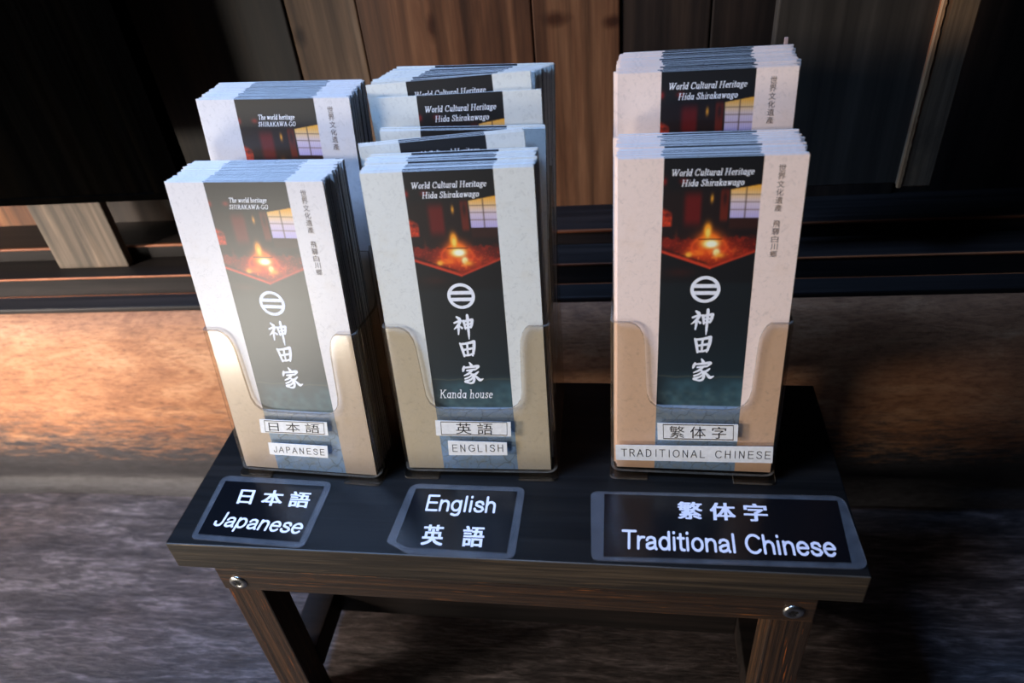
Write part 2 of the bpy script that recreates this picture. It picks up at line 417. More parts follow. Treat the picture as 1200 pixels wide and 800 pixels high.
SANS = {
    ' ': (0.30, []),
    'a': (0.54, [[(.08, .36), (.13, .46), (.26, .49), (.38, .44), (.41, .33), (.41, .08), (.46, .0)], [(.41, .28), (.2, .24), (.08, .17), (.09, .05), (.2, 0), (.33, .04), (.41, .13)]]),
    'p': (0.56, [[(.08, .5), (.08, -.2)], arc(.27, .25, .19, .25, 0, 360, 18)]),
    'n': (0.54, [[(.08, .5), (.08, 0)], [(.08, .32), (.16, .46), (.29, .49), (.40, .42), (.43, .3), (.43, 0)]]),
    'e': (0.55, [[(.07, .27), (.46, .27)], arc(.265, .25, .2, .25, 8, 322, 18)]),
    's': (0.49, [[(.40, .37), (.35, .47), (.22, .5), (.1, .44), (.1, .32), (.22, .27), (.36, .22), (.42, .12), (.34, .02), (.2, 0), (.09, .05), (.05, .14)]]),
    'g': (0.56, [arc(.25, .26, .19, .24, 0, 360, 18), [(.44, .5), (.44, -.04), (.38, -.18), (.24, -.21), (.1, -.16)]]),
    'l': (0.24, [[(.1, .73), (.1, 0)]]),
    'i': (0.24, [[(.1, .5), (.1, 0)], [(.1, .70), (.1, .73)]]),
    'h': (0.54, [[(.08, .73), (.08, 0)], [(.08, .32), (.16, .46), (.29, .49), (.40, .42), (.43, .3), (.43, 0)]]),
    'r': (0.36, [[(.08, .5), (.08, 0)], [(.08, .28), (.13, .42), (.22, .48), (.32, .48)]]),
    'd': (0.56, [[(.45, .73), (.45, 0)], arc(.26, .25, .19, .25, 0, 360, 18)]),
    't': (0.31, [[(.13, .66), (.13, .1), (.17, .01), (.27, 0)], [(.02, .49), (.26, .49)]]),
    'o': (0.55, [arc(.26, .25, .2, .25, 0, 360, 18)]),
    'J': (0.50, [[(.38, .73), (.38, .18), (.32, .03), (.2, 0), (.08, .05), (.05, .2)]]),
    'E': (0.62, [[(.54, .73), (.1, .73), (.1, 0), (.55, 0)], [(.1, .38), (.5, .38)]]),
    'T': (0.60, [[(.03, .73), (.56, .73)], [(.295, .73), (.295, 0)]]),
    'C': (0.70, [arc(.37, .365, .3, .365, 42, 318, 20)]),
    'A': (0.64, [[(.03, 0), (.3, .73), (.57, 0)], [(.13, .25), (.47, .25)]]),
    'P': (0.60, [[(.1, 0), (.1, .73), (.38, .73), (.5, .64), (.5, .48), (.38, .38), (.1, .38)]]),
    'N': (0.66, [[(.1, 0), (.1, .73), (.52, 0), (.52, .73)]]),
    'S': (0.60, [[(.5, .57), (.44, .69), (.28, .73), (.12, .67), (.1, .52), (.22, .42), (.4, .34), (.52, .24), (.5, .08), (.34, 0), (.18, .02), (.07, .16)]]),
    'G': (0.68, [arc(.36, .365, .29, .365, 45, 325, 20), [(.62, .1), (.62, .34), (.4, .34)]]),
    'L': (0.55, [[(.1, .73), (.1, 0), (.5, 0)]]),
    'I': (0.40, [[(.2, .73), (.2, 0)]]),
    'H': (0.64, [[(.1, .73), (.1, 0)], [(.54, .73), (.54, 0)], [(.1, .38), (.54, .38)]]),
    'R': (0.62, [[(.1, 0), (.1, .73), (.38, .73), (.5, .64), (.5, .48), (.38, .38), (.1, .38)], [(.32, .38), (.54, 0)]]),
    'D': (0.66, [[(.1, 0), (.1, .73), (.32, .73), (.5, .6), (.54, .37), (.5, .13), (.32, 0), (.1, 0)]]),
    'O': (0.72, [arc(.36, .365, .29, .365, 0, 360, 22)]),
}


def sans_geo(s, weight=0.11, track=1.0):
    V, F, x = [], [], 0.0
    for ch in s:
        adv, strokes = SANS[ch]
        for st in strokes:
            for a, b in zip(st[:-1], st[1:]):
                h = hull([(round(px + x + weight / 2 * math.cos(math.pi * k / 4 + .39), 5), round(py + weight / 2 * math.sin(math.pi * k / 4 + .39), 5)) for px, py in (a, b) for k in range(8)])
                i0 = len(V); V += h; F.append(tuple(range(i0, i0 + len(h))))
        x += adv * track
    return V, F


def cjk_geo(s, fat=0.0):
    V, F = T(s)
    if not fat: return V, F
    return join([([(x + dx * fat, y + dy * fat, lv * 3) for x, y in V], F) for lv, (dx, dy) in enumerate(((-1, -.6), (1, -.6), (-1, .6), (1, .6), (0, 0)))])


BRUSH = {
    'kami': [[(20, 94, 4), (32, 84, 7)], [(6, 66, 4), (22, 72, 4.5), (38, 77, 5)], [(38, 77, 5), (24, 56, 5.5), (2, 36, 2)], [(24, 58, 5), (23, 34, 5), (20, 12, 3)],
             [(28, 52, 3), (40, 42, 5)], [(50, 74, 6), (54, 56, 5), (56, 38, 4)], [(50, 72, 5), (70, 77, 5), (92, 80, 6)], [(92, 80, 6), (88, 60, 6), (82, 44, 4)],
             [(55, 58, 3.5), (86, 62, 4)], [(56, 42, 3.5), (83, 47, 4)], [(70, 104, 3), (71, 96, 6), (70, 50, 5.5), (69, 10, 4.5), (68, -12, 1.5)]],
    'ta': [[(14, 82, 4), (22, 60, 6.5), (30, 20, 5)], [(16, 78, 5), (50, 82, 5), (88, 90, 7)], [(88, 90, 7), (84, 56, 7), (74, 22, 4)], [(28, 50, 4.5), (78, 58, 5)],
           [(52, 82, 5), (50, 52, 5), (50, 24, 4.5)], [(30, 24, 4.5), (52, 24, 4.5), (80, 32, 4.5)]],
    'ie': [[(46, 104, 3), (54, 90, 6.5)], [(18, 84, 4), (14, 72, 6), (10, 60, 3)], [(16, 78, 4), (52, 82, 5), (86, 86, 6), (74, 70, 3)], [(30, 64, 4), (70, 70, 4.5)],
           [(54, 66, 5), (38, 50, 5), (14, 38, 2.5)], [(38, 54, 3), (52, 44, 5), (60, 24, 6), (54, 4, 5), (36, 0, 4), (26, 8, 2)], [(50, 40, 4), (36, 30, 4), (16, 22, 3.5)],
           [(54, 28, 4), (40, 16, 4.5), (16, 8, 5), (30, 2, 4)], [(84, 58, 3), (72, 48, 5), (60, 42, 3)], [(60, 46, 3), (74, 30, 5), (88, 16, 6.5), (104, 22, 2)]],
}


def brush_geo(key):
    V, F = [], []
    for st in BRUSH[key]:
        # smooth the stroke with Catmull-Rom samples
        P = [np.array(p, float) for p in st]
        if len(P) > 2:
            Q = [2 * P[0] - P[1]] + P + [2 * P[-1] - P[-2]]; out = []
            for i in range(1, len(Q) - 2):
                for k in range(5):
                    t = k / 5
                    out.append(0.5 * ((2 * Q[i]) + (-Q[i - 1] + Q[i + 1]) * t + (2 * Q[i - 1] - 5 * Q[i] + 4 * Q[i + 1] - Q[i + 2]) * t * t + (-Q[i - 1] + 3 * Q[i] - 3 * Q[i + 1] + Q[i + 2]) * t ** 3))
            P = out + [P[-1]]
        for a, b in zip(P[:-1], P[1:]):
            pts = []
            for p in (a, b):
                for k in range(10):
                    an = 2 * math.pi * k / 10
                    pts.append((round(p[0] / 100 + p[2] / 86 * math.cos(an), 5), round(p[1] / 100 + p[2] / 86 * math.sin(an), 5)))
            h = hull(pts); i0 = len(V); V += h; F.append(tuple(range(i0, i0 + len(h))))
    return V, F


def emblem_geo():
    V, F = [], []
    n = 48
    for i in range(n):
        a0, a1 = 2 * math.pi * i / n, 2 * math.pi * (i + 1) / n
        i0 = len(V)
        V += [(math.cos(a0), math.sin(a0)), (math.cos(a1), math.sin(a1)), (.76 * math.cos(a1), .76 * math.sin(a1)), (.76 * math.cos(a0), .76 * math.sin(a0))]
        F.append((i0, i0 + 1, i0 + 2, i0 + 3))
    for y0, y1 in ((.12, .40), (-.40, -.12)):
        i0 = len(V); V += [(-.8, y0), (.8, y0), (.8, y1), (-.8, y1)]; F.append((i0, i0 + 1, i0 + 2, i0 + 3))
    return V, F


def fit(geo, BL, BR, TL, bbox=None):
    """Map 2-D lettering so that its box fills the parallelogram given by three 3-D corners."""
    V, F = geo
    if bbox is None:
        xs = [v[0] for v in V]; ys = [v[1] for v in V]; bbox = (min(xs), max(xs), min(ys), max(ys))
    x0, x1, y0, y1 = bbox
    BL, BR, TL = Vector(BL), Vector(BR), Vector(TL)
    nrm = (BR - BL).cross(TL - BL).normalized() * 3e-6
    P = [BL + (BR - BL) * ((v[0] - x0) / (x1 - x0)) + (TL - BL) * ((v[1] - y0) / (y1 - y0)) + nrm * (v[2] if len(v) > 2 else 0) for v in V]
    if len(F) and len(F) < 3000 and all(len(v) == 2 for v in V) and len({i for f in F for i in f}) == sum(len(f) for f in F):
        for k, f in enumerate(F):       # strokes that cross lie a hair above each other, like layers of ink
            for i in f: P[i] = P[i] + nrm * (k % 19)
    return P, F


def join(parts):
    V, F = [], []
    for v, f in parts:
        o = len(V); V += list(v); F += [tuple(i + o for i in q) for q in f]
    return V, F


_cache = {}
def T(s, **k):
    key = (s, tuple(sorted(k.items())))
    if key not in _cache: _cache[key] = text_geo(s, **k)
    return _cache[key]


# ------------------------------------------------------------------ the setting (slightly turned against the table)
TH = 0.02899
BG = Matrix.Translation((0.0731, 0.2368, 0.0928)) @ Matrix.Rotation(TH, 4, 'Z')
BK = 0.7567      # setting laid out farther off, scaled down towards the camera by this factor

fl = mesh_obj('floor', [], [], M['floor'], matrix=BG)
bm = bmesh.new()
nx, ny = 150, 90
rng = np.random.RandomState(3)
grid = {}
for i in range(nx + 1):
    for j in range(ny + 1):
        x = -3.0 + 5.4 * i / nx; y = -2.9 + 3.0 * j / ny
        xr = x * math.cos(-.14) - y * math.sin(-.14); yr = x * math.sin(-.14) + y * math.cos(-.14)
        z = 0.0016 * math.sin(yr * 55 + 1.5 * math.sin(xr * 3)) + 0.0012 * math.sin(yr * 130 + 2 * math.sin(xr * 4 + 1)) + 0.0015 * math.sin(xr * 9 + yr * 7)
        grid[i, j] = bm.verts.new((x, y, -0.42 + z))
for i in range(nx):
    for j in range(ny):
        bm.faces.new((grid[i, j], grid[i + 1, j], grid[i + 1, j + 1], grid[i, j + 1]))
bmesh.ops.scale(bm, vec=(BK, BK, BK), verts=bm.verts); bm.to_mesh(fl.data); bm.free(); fl.data.polygons.foreach_set('use_smooth', [True] * len(fl.data.polygons))
prop(fl, kind='structure')


def extrude_profile(name, prof, x0, x1, n, mat, rough=0.0, kind='structure', parent=None, smooth=True):
    V, F = [], []
    m = len(prof)
    for i in range(n + 1):
        x = x0 + (x1 - x0) * i / n
        for k, (y, z) in enumerate(prof):
            d = rough * (math.sin(x * 7 + k * 0.9) * 0.5 + math.sin(x * 17 + k * 1.7) * 0.3 + math.sin(x * 41 + k * 2.3) * 0.2)
            V.append((x * BK, (y + d) * BK, (z + d * 0.6) * BK))
    for i in range(n):
        for k in range(m):
            F.append((i * m + k, i * m + (k + 1) % m, (i + 1) * m + (k + 1) % m, (i + 1) * m + k))
    F.append(tuple(range(m - 1, -1, -1))); F.append(tuple(n * m + k for k in range(m)))
    o = mesh_obj(name, V, F, mat, parent=parent, matrix=BG if not parent else None, smooth=smooth)
    if not parent: prop(o, kind=kind)
    return o


def bgbox(name, b, mat, parent=None, bev=0.0, kind=None):
    return box(name, tuple(c * BK for c in b), mat, parent, bev, None if parent else BG)


# the big sill log: rounded front face, dark top, undercut foot
prof = [(0.04, -0.091), (0.02, -0.094), (0.004, -0.101), (-0.006, -0.112), (-0.013, -0.13), (-0.019, -0.17), (-0.022, -0.22), (-0.021, -0.28), (-0.015, -0.33),
        (-0.006, -0.365), (0.003, -0.385), (0.0, -0.392), (-0.006, -0.398), (-0.008, -0.412), (-0.008, -0.45), (0.16, -0.45), (0.16, -0.10)]
extrude_profile('trim_1', prof, -3.0, 2.4, 210, M['beam'], 0.003)
# dark cap boards and sliding-door track on the log
bgbox('trim_2', (-3.0, 2.4, 0.012, 0.16, -0.099, -0.0905), M['dark'], bev=0.002); prop(bpy.data.objects['trim_2'], kind='structure')
s1 = bgbox('trim_3', (-3.0, 2.4, 0.04, 0.16, -0.0905, -0.064), M['dark'], bev=0.0012); prop(s1, kind='structure')
bgbox('arris_highlight', (-3.0, 2.4, 0.0393, 0.0415, -0.0655, -0.0632), M['orangeedge'], s1, 0.0006)  # orange strips paint the highlights along the track board edges
bgbox('arris_highlight', (-3.0, 2.4, 0.0392, 0.0405, -0.0915, -0.0902), M['orangeedge'], s1)
s2 = bgbox('trim_4', (-3.0, 2.4, 0.085, 0.16, -0.064, -0.046), M['dark'], bev=0.001); prop(s2, kind='structure')
bgbox('arris_highlight', (-3.0, 2.4, 0.0842, 0.088, -0.0480, -0.0452), M['orangeedge'], s2, 0.0006)

# plank wall
wall = bgbox('wall_back', (-3.0, 2.4, 0.166, 0.19, -0.1, 1.3), M['nearblack']); prop(wall, kind='structure')
seams = [-3.0, -2.75, -2.5, -2.25, -2.0, -1.75, -1.5, -1.28, -1.08, -0.86, -0.66, -0.47, -0.268, -0.0625, 0.018, 0.208, 0.302, 0.396, 0.4685, 0.62, 0.8, 0.98, 1.2, 1.4, 1.6, 2.0, 2.4]
kinds = ['plank_b', 'plank_c'] * 3 + ['plank_b', 'plank_c', 'plank_b', 'plank_c', 'plank_b', 'plank_c', 'plank_c', 'plank_a', 'plank_b', 'plank_b', 'plank_c', 'plank_c', 'plank_c', 'plank_c', 'plank_c', 'plank_c', 'plank_c', 'plank_c', 'plank_c', 'plank_c']  # dark planks from the right-hand seams on carry painted shade
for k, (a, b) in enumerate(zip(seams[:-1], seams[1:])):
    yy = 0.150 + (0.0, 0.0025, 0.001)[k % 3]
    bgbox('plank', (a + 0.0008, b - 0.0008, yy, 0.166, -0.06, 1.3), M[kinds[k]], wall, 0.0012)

# board leaning in front of the track, left
brd = bgbox('loose_board', (-0.412, -0.316, 0.064, 0.076, -0.064, 0.42), M['post'], bev=0.001)
prop(brd, 'grey-brown knotty board standing upright on the sill at far left', 'board')

# the two dark hanging panels
d1 = bgbox('door_1', (-2.9, -0.178, 0.03, 0.05, 0.044, 0.9), M['nearblack'], bev=0.001); prop(d1, kind='structure')
bgbox('door_rail', (-2.9, -0.178, 0.026, 0.03, 0.044, 0.052), M['nearblack'], d1, 0.0006)
bgbox('door_stile', (-0.215, -0.178, 0.026, 0.03, 0.052, 0.9), M['nearblack'], d1, 0.0006)
d2 = bgbox('door_2', (0.44, 0.578, 0.044, 0.06, 0.020, 0.9), M['greypanel'], bev=0.001); prop(d2, kind='structure')
bgbox('door_stile', (0.577, 0.6082, 0.036, 0.064, 0.019, 0.9), M['stile'], d2, 0.001)
V, F = [], []
for i in range(120):     # chipped stile arris, the light it catches painted as a pale strip
    z = 0.0188 + i * 0.0035; wd = 0.0030 + 0.0004 * math.sin(i * 0.23) + random.uniform(-.0006, .0006)
    V += [(0.5762, 0.0385, z), (0.5768, 0.0352, z), (0.5768 + wd, 0.0352, z)]
for i in range(119):
    a = i * 3; F += [(a, a + 1, a + 4, a + 3), (a + 1, a + 2, a + 5, a + 4)]
V = [(x * BK, y * BK, z * BK) for x, y, z in V]
prop(mesh_obj('arris_highlight', V, F, M['paleedge'], d2), 'chipped edge of the stile with its highlight painted pale')

# ------------------------------------------------------------------ the low table
TW, TD, TT = 0.4429, 0.168, 0.025
table = empty('display_table', Matrix.Translation((0, 0, -0.225)))
prop(table, 'low dark-stained wooden display table with screwed front rail and slim square legs', 'table')
IV = Matrix.Translation((0, 0, 0.225))
top = bpy.data.meshes.new('tabletop')
bm = bmesh.new(); box_bm(bm, 0, TW, 0, TD, -TT, 0, 0.0009, 2); bm.to_mesh(top); bm.free()
top.materials.append(M['top']); top.materials.append(M['edge'])
for p in top.polygons:
    if p.center.y < 0.0012: p.material_index = 1
to = bpy.data.objects.new('tabletop', top); COL.objects.link(to); to.parent = table; to.matrix_local = IV
AH = 0.0234
apr = box('front_apron', (0.0263, 0.4177, 0.0, 0.018, -TT - AH, -TT), M['apron'], table, 0.0008, IV)
box('back_apron', (0.0263, 0.4177, TD - 0.022, TD - 0.004, -TT - AH, -TT), M['apron'], table, 0.0008, IV)
for x0 in (0.0275, 0.3925):
    for y0 in (0.0008, TD - 0.0288):
        box('leg', (x0, x0 + 0.026, y0, y0 + 0.0242, -0.2250, -TT - AH + 0.0002), M['leg'], table, 0.0012, IV)
for x0 in (0.031, 0.392):
    box('side_stretcher', (x0, x0 + 0.0235, 0.024, TD - 0.027, -0.190, -0.163), M['dark'], table, 0.0008, IV)
    box('side_apron', (x0, x0 + 0.018, 0.024, TD - 0.027, -TT - AH, -TT), M['dark'], table, 0.0008, IV)
box('cross_stretcher', (0.0545, 0.392, 0.074, 0.096, -0.190, -0.163), M['dark'], table, 0.0008, IV)


def screw(x, z):
    bm = bmesh.new()
    n = 28
    rings = [(0.0064, -0.0002), (0.0064, 0.0004), (0.0058, 0.0011), (0.0046, 0.0015), (0.0034, 0.0016), (0.0030, 0.0012)]
    L = [[bm.verts.new((r * math.cos(2 * math.pi * i / n), -h, r * math.sin(2 * math.pi * i / n))) for i in range(n)] for r, h in rings]
    for a, b in zip(L[:-1], L[1:]):
        for i in range(n): bm.faces.new((a[i], a[(i + 1) % n], b[(i + 1) % n], b[i]))
    bm.faces.new(L[-1]); bmesh.ops.recalc_face_normals(bm, faces=bm.faces)
    o = bm_obj('screw', bm, M['steel'], apr, smooth=True, matrix=Matrix.Translation((x, 0, z)))
    bm = bmesh.new()      # cross recess
    pts = []
    for k in range(4):
        for da, rr in ((-0.35, 0.0028), (0.35, 0.0028), (0.785, 0.0011)):
            an = k * math.pi / 2 + da + 0.4
            pts.append(bm.verts.new((rr * math.cos(an), -0.00135, rr * math.sin(an))))
    bm.faces.new(pts)
    ro = bm_obj('screw_recess', bm, M['recess'], apr, matrix=Matrix.Translation((x, 0, z)))
    prop(o, 'round steel screw head'); return o


screw(0.0392, -0.0396); screw(0.4049, -0.0382)

# ------------------------------------------------------------------ laminated name cards on the table
def rounded(poly, radii, n=6):
    out = []; m = len(poly)
    for i in range(m):
        p = Vector(poly[i]); a = Vector(poly[i - 1]); b = Vector(poly[(i + 1) % m]); r = radii[i]
        if r == 0: out.append(p); continue
        u = (a - p).normalized() * r; v = (b - p).normalized() * r
        for k in range(n + 1):
            t = k / n; out.append((p + u) * (1 - t) ** 2 + p * 2 * t * (1 - t) + (p + v) * t * t)
    return out


def slab(name, poly, z0, z1, mat, parent, matrix=None, curl=None):
    n = len(poly)
    def c(p): return curl(p) if curl else 0.0
    V = [(p.x, p.y, z0 + c(p)) for p in poly] + [(p.x, p.y, z1 + c(p)) for p in poly]
    F = [tuple(range(n - 1, -1, -1)), tuple(range(n, 2 * n))] + [(i, (i + 1) % n, n + (i + 1) % n, n + i) for i in range(n)]
    return mesh_obj(name, V, F, mat, parent, matrix=matrix)


def card(label, outer, radii, inner, texts):
    cx = sum(p[0] for p in outer) / len(outer) / 1000; cy = sum(p[1] for p in outer) / len(outer) / 1000
    e = empty('name_card', Matrix.Translation((cx, cy, 0.0002)))
    prop(e, label, 'name card', 'laminated language cards along the table front')
    I = Matrix.Translation((-cx, -cy, 0))
    po = [p / 1000 for p in rounded([Vector((a, b)) for a, b in outer], radii)]
    slab('laminate', po, 0.0, 0.0011, M['film'], e, I)
    pi = [p / 1000 for p in rounded([Vector((a, b)) for a, b in inner], [0] * len(inner))]
    slab('black_sheet', pi, 0.0004, 0.00115, M['cardblack'], e, I)
    for s, kw, BL, BR, TL in texts:
        V, F = fit(cjk_geo(s, .028) if ord(s[0]) > 255 else sans_geo(s, .115), *[(q[0] / 1000, q[1] / 1000, 0.00122) for q in (BL, BR, TL)])
        mesh_obj('lettering', V, F, M['whitecard'], e, matrix=I)
    return e


card('black laminated card reading Japanese in Japanese characters and Latin letters', [(14.5, 59.8), (16.5, 4.3), (97.2, 1.1), (99.3, 57)], [7, 4, 6, 7],
     [(19, 54.5), (20.3, 8.2), (92.5, 5.5), (94, 52.8)],
     [('日 本 語', dict(bold=0.035), (36.0, 34.4), (89, 33), (33.4 + .8, 48.2)),
      ('Japanese', dict(bold=0.022), (26.8, 12.0), (90.6, 8.2), (28.2, 27.5))])
card('black laminated card reading English over two characters, its front left corner cut off', [(155.7, 58), (150.8, 9), (166.9, 0.6), (235.1, 0.4), (235.8, 58)], [7, 1.5, 3, 6, 6],
     [(160.3, 53.6), (157.0, 9.4), (165.6, 5.6), (229.6, 4.6), (230.6, 54)],
     [('English', dict(bold=0.022), (170.8, 31.0), (218.0, 31.2), (170.5, 48.6)),
      ('英   語', dict(bold=0.035), (173.6, 7.4), (214.3, 7.6), (172.6, 23.6))])
card('wide black laminated card reading Traditional Chinese below three characters', [(279.8, 56.5), (282.2, 2.5), (442.6, 5.2), (440.4, 59.6)], [5, 5, 7, 8],
     [(289.0, 54.4), (289.5, 5.4), (433.5, 9.0), (435.6, 55.4)],
     [('繁 体 字', dict(bold=0.035), (335.4, 36.0), (391, 36.4), (336.0, 50.2)),
      ('Traditional Chinese', dict(bold=0.022), (300.2, 11.2), (426.8, 12.2), (300.4, 26.0))])

# ------------------------------------------------------------------ brochures
LEAN = 0.1621
BW, BH, BT = 0.100, 0.210, 0.00082
SX0, SX1 = -0.0250, 0.0272        # printed strip


def sm(a, b, x): return np.clip((x - a) / (b - a + 1e-9), 0, 1) ** 2 * (3 - 2 * np.clip((x - a) / (b - a + 1e-9), 0, 1))


def vnoise(x, y, seed, sc):
    rs = np.random.RandomState(seed); G = rs.rand(64, 64)
    xx, yy = x * sc, y * sc
    i, j = np.floor(xx).astype(int), np.floor(yy).astype(int); u, v = xx - i, yy - j
    u = u * u * (3 - 2 * u); v = v * v * (3 - 2 * v)
    q = lambda a, b: G[a % 64, b % 64]
    return (q(i, j) * (1 - u) + q(i + 1, j) * u) * (1 - v) + (q(i, j + 1) * (1 - u) + q(i + 1, j + 1) * u) * v


def art(x, u):
    """Colours (sRGB 0..1) of the printed hearth picture; x, u in mm from the brochure's bottom centre."""
    x = np.asarray(x, float); u = np.asarray(u, float)
    c = np.zeros(x.shape + (3,)); c[:] = np.array([15, 15, 18]) / 255
    def put(mask, col):
        m = mask[..., None]; c[:] = c * (1 - m) + m * np.array(col) / 255
    def blob(cx, cy, rx, ry, p=1.0): return np.exp(-(((x - cx) / rx) ** 2 + ((y_ - cy) / ry) ** 2) * p)
    y_ = u
    n1 = vnoise(x + 50, u, 1, 0.5); n2 = vnoise(x + 50, u, 2, 1.2); n3 = vnoise(x + 50, u, 5, 0.25)
    room = sm(196, 188, u) * sm(138, 150, u)
    put(room * 0.55, (40, 18, 14))
    put(sm(-15, -11, x) * sm(-2.5, -5.5, x) * sm(194, 186, u) * sm(168, 176, u) * 0.75, (120, 16, 14))     # red doorway
    put(sm(5.5, 7, x) * sm(11, 10, x) * sm(194, 190, u) * sm(172, 176, u) * 0.7, (130, 36, 18))
    put(blob(1.6, 187, 0.8, 2.4) * 0.95, (250, 170, 50))
    put(blob(-14, 197, 2.2, 1.6) * 0.8, (150, 24, 20))
    put(blob(-24.5, 197, 1.5, 2.2) * 0.8, (170, 30, 24))
    put(blob(8.5, 187, 1.2, 4) * 0.7, (20, 12, 14))
    # cushions at the left
    put(sm(-19.0, -20.5, x) * sm(170.5, 171.5, u) * sm(184 - (x + 26) * 0.6, 181 - (x + 26) * 0.6, u) * (0.55 + 0.45 * n2), (226, 62, 26))
    put(blob(-22, 178, 2.5, 1.2) * 0.7, (60, 14, 14))
    put(blob(-17, 163, .8, 5) * 0.6, (120, 50, 30))
    # window
    wx0, wx1 = 11.7 + (u - 175) * -0.02, 27.5
    wy0, wy1 = 175.8 + (x - 12) * -0.02, 192.0 + (x - 12) * 0.16
    win = sm(-.25, .25, x - wx0) * sm(-.25, .25, u - wy0) * sm(.25, -.25, u - wy1)
    t = np.clip((u - wy0) / 18.0, 0, 1)
    col = np.stack([np.interp(t, [0, .5, .75, 1], [190, 226, 245, 250]), np.interp(t, [0, .5, .75, 1], [178, 206, 200, 176]), np.interp(t, [0, .5, .75, 1], [226, 214, 140, 60])], -1) / 255
    c[:] = c * (1 - win[..., None]) + win[..., None] * col
    for k in (0.27, 0.52, 0.76):
        put(win * np.exp(-((u - (wy0 + 17.5 * k)) / 0.3) ** 2) * 0.75, (110, 80, 60))
    put(win * np.exp(-((x - 19.6) / 0.35) ** 2) * 0.85, (80, 60, 50))
    put(win * (0.5 + 0.5 * np.cos(x * 2 * math.pi / 1.25)) * 0.16, (90, 70, 60))
    put(sm(11, 12, x) * sm(175.8, 174.8, u) * sm(168, 171, u) * .8, (54, 24, 18))
    # tatami and hearth
    put(sm(166, 160, u) * sm(150, 154, u) * sm(0, 12, x) * 0.6, (88, 50, 34))
    # hearth bed: between the two lower borders
    lo = np.where(x < 3, 156.2 - (x + 26) * 0.37, 145.6 + (x - 3) * 0.42)
    bed = sm(-.3, .3, u - lo) * sm(164 + n1 * 3, 161 + n1 * 3, u)
    put(bed * 0.9, (84, 14, 9))
    put(bed * sm(.4, .9, n3) * 0.5, (180, 38, 18)); put(bed * sm(.6, .85, n2) * 0.35, (200, 60, 26))
    put(bed * blob(2, 155, 14, 7) * 0.85, (226, 70, 20))
    put(bed * sm(.66, .82, n1) * blob(2, 155, 12, 5), (255, 120, 36))
    put(np.exp(-((u - lo - 0.2) / 1.0) ** 2) * np.where(x < 3, 1, .75) * 0.95, (214, 62, 34))
    put(np.exp(-((u - lo - 2.2) / 0.7) ** 2) * sm(3, 0, x) * 0.6, (30, 10, 8))
    below = sm(-.2, -1.4, u - lo)
    put(below, (17, 17, 19))
    put(below * blob(-14, 143, 9, 3) * .5, (70, 24, 18))
    # logs and flame
    y_ = u - 1.6
    put((blob(-5.5, 153.5, 4.5, 1.6) * 1.6).clip(0, 1), (255, 134, 30)); put((blob(-9.5, 152.4, 1.6, 1.3) * 1.5).clip(0, 1), (255, 186, 60))
    put(np.exp(-((np.hypot((x - 1.5) / 9.5, (u - 158.5) / 6.2) - 1) / .10) ** 2) * sm(152, 156, u) * 0.75, (232, 84, 30))
    put(blob(1.5, 157, 12, 5.5) * 0.55, (230, 56, 20)); put((blob(1.5, 161, 6.0, 5.0) * 1.6).clip(0, 1), (255, 112, 22))
    put((blob(.3, 167.0, 2.0, 4.0) * 1.8).clip(0, 1), (255, 150, 30))
    put((blob(.5, 165.5, 1.2, 2.6) * 1.5).clip(0, 1), (255, 214, 90))
    put((blob(2.2, 159, 3.8, 2.4) * 1.8).clip(0, 1), (255, 222, 100)); put((blob(2.8, 158.8, 2.8, 1.7) * 1.8).clip(0, 1), (255, 253, 220))
    put((blob(5.8, 153.8, 1.7, 2.0) * 1.8).clip(0, 1), (255, 238, 160)); put(blob(7.8, 152, 2.6, 1.6) * .9, (255, 170, 50))
    y_ = u
    put(np.exp(-((u - 163.3) / .35) ** 2) * sm(-5, -4, x) * sm(9, 8, x) * .85, (70, 20, 10))
    put(blob(14, 156, 5, 2) * .5 * n2, (240, 90, 40))
    # lower dark field, teal at its foot
    dk = sm(139, 134, u)
    put(dk, (20, 26, 29))
    put(sm(122, 70, u) * .8, (22, 37, 42))
    teal = sm(78, 66, u)
    put(teal * (0.35 + .35 * n3) * sm(-26, -14, x), (72, 110, 118))
    put(np.exp(-((u - 72 - 1.5 * n3) / .5) ** 2) * .5, (96, 90, 70))
    put(sm(64, 60, u) * .25 * n1, (110, 120, 110))
    # slate paving at the foot of the strip
    pv = sm(51.5, 50.5, u)
    put(pv, (150, 194, 255)); put(pv * sm(30, 44, u) * .5, (120, 130, 136))
    k = np.abs(((x + 60) * .085 + u * .05 + n3 * .7) % 1 - .5); k2 = np.abs(((x + 60) * .06 - u * .09 + n3 * .5) % 1 - .5)
    put(pv * (np.exp(-(k / .03) ** 2) + np.exp(-(k2 / .03) ** 2)).clip(0, 1) * .45, (74, 90, 108))
    put(pv * (n1 - .5).clip(0, 1) * .8, (170, 184, 198))
    return c


def lin(c): return np.where(c <= 0.04045, c / 12.92, ((c + 0.055) / 1.055) ** 2.4)


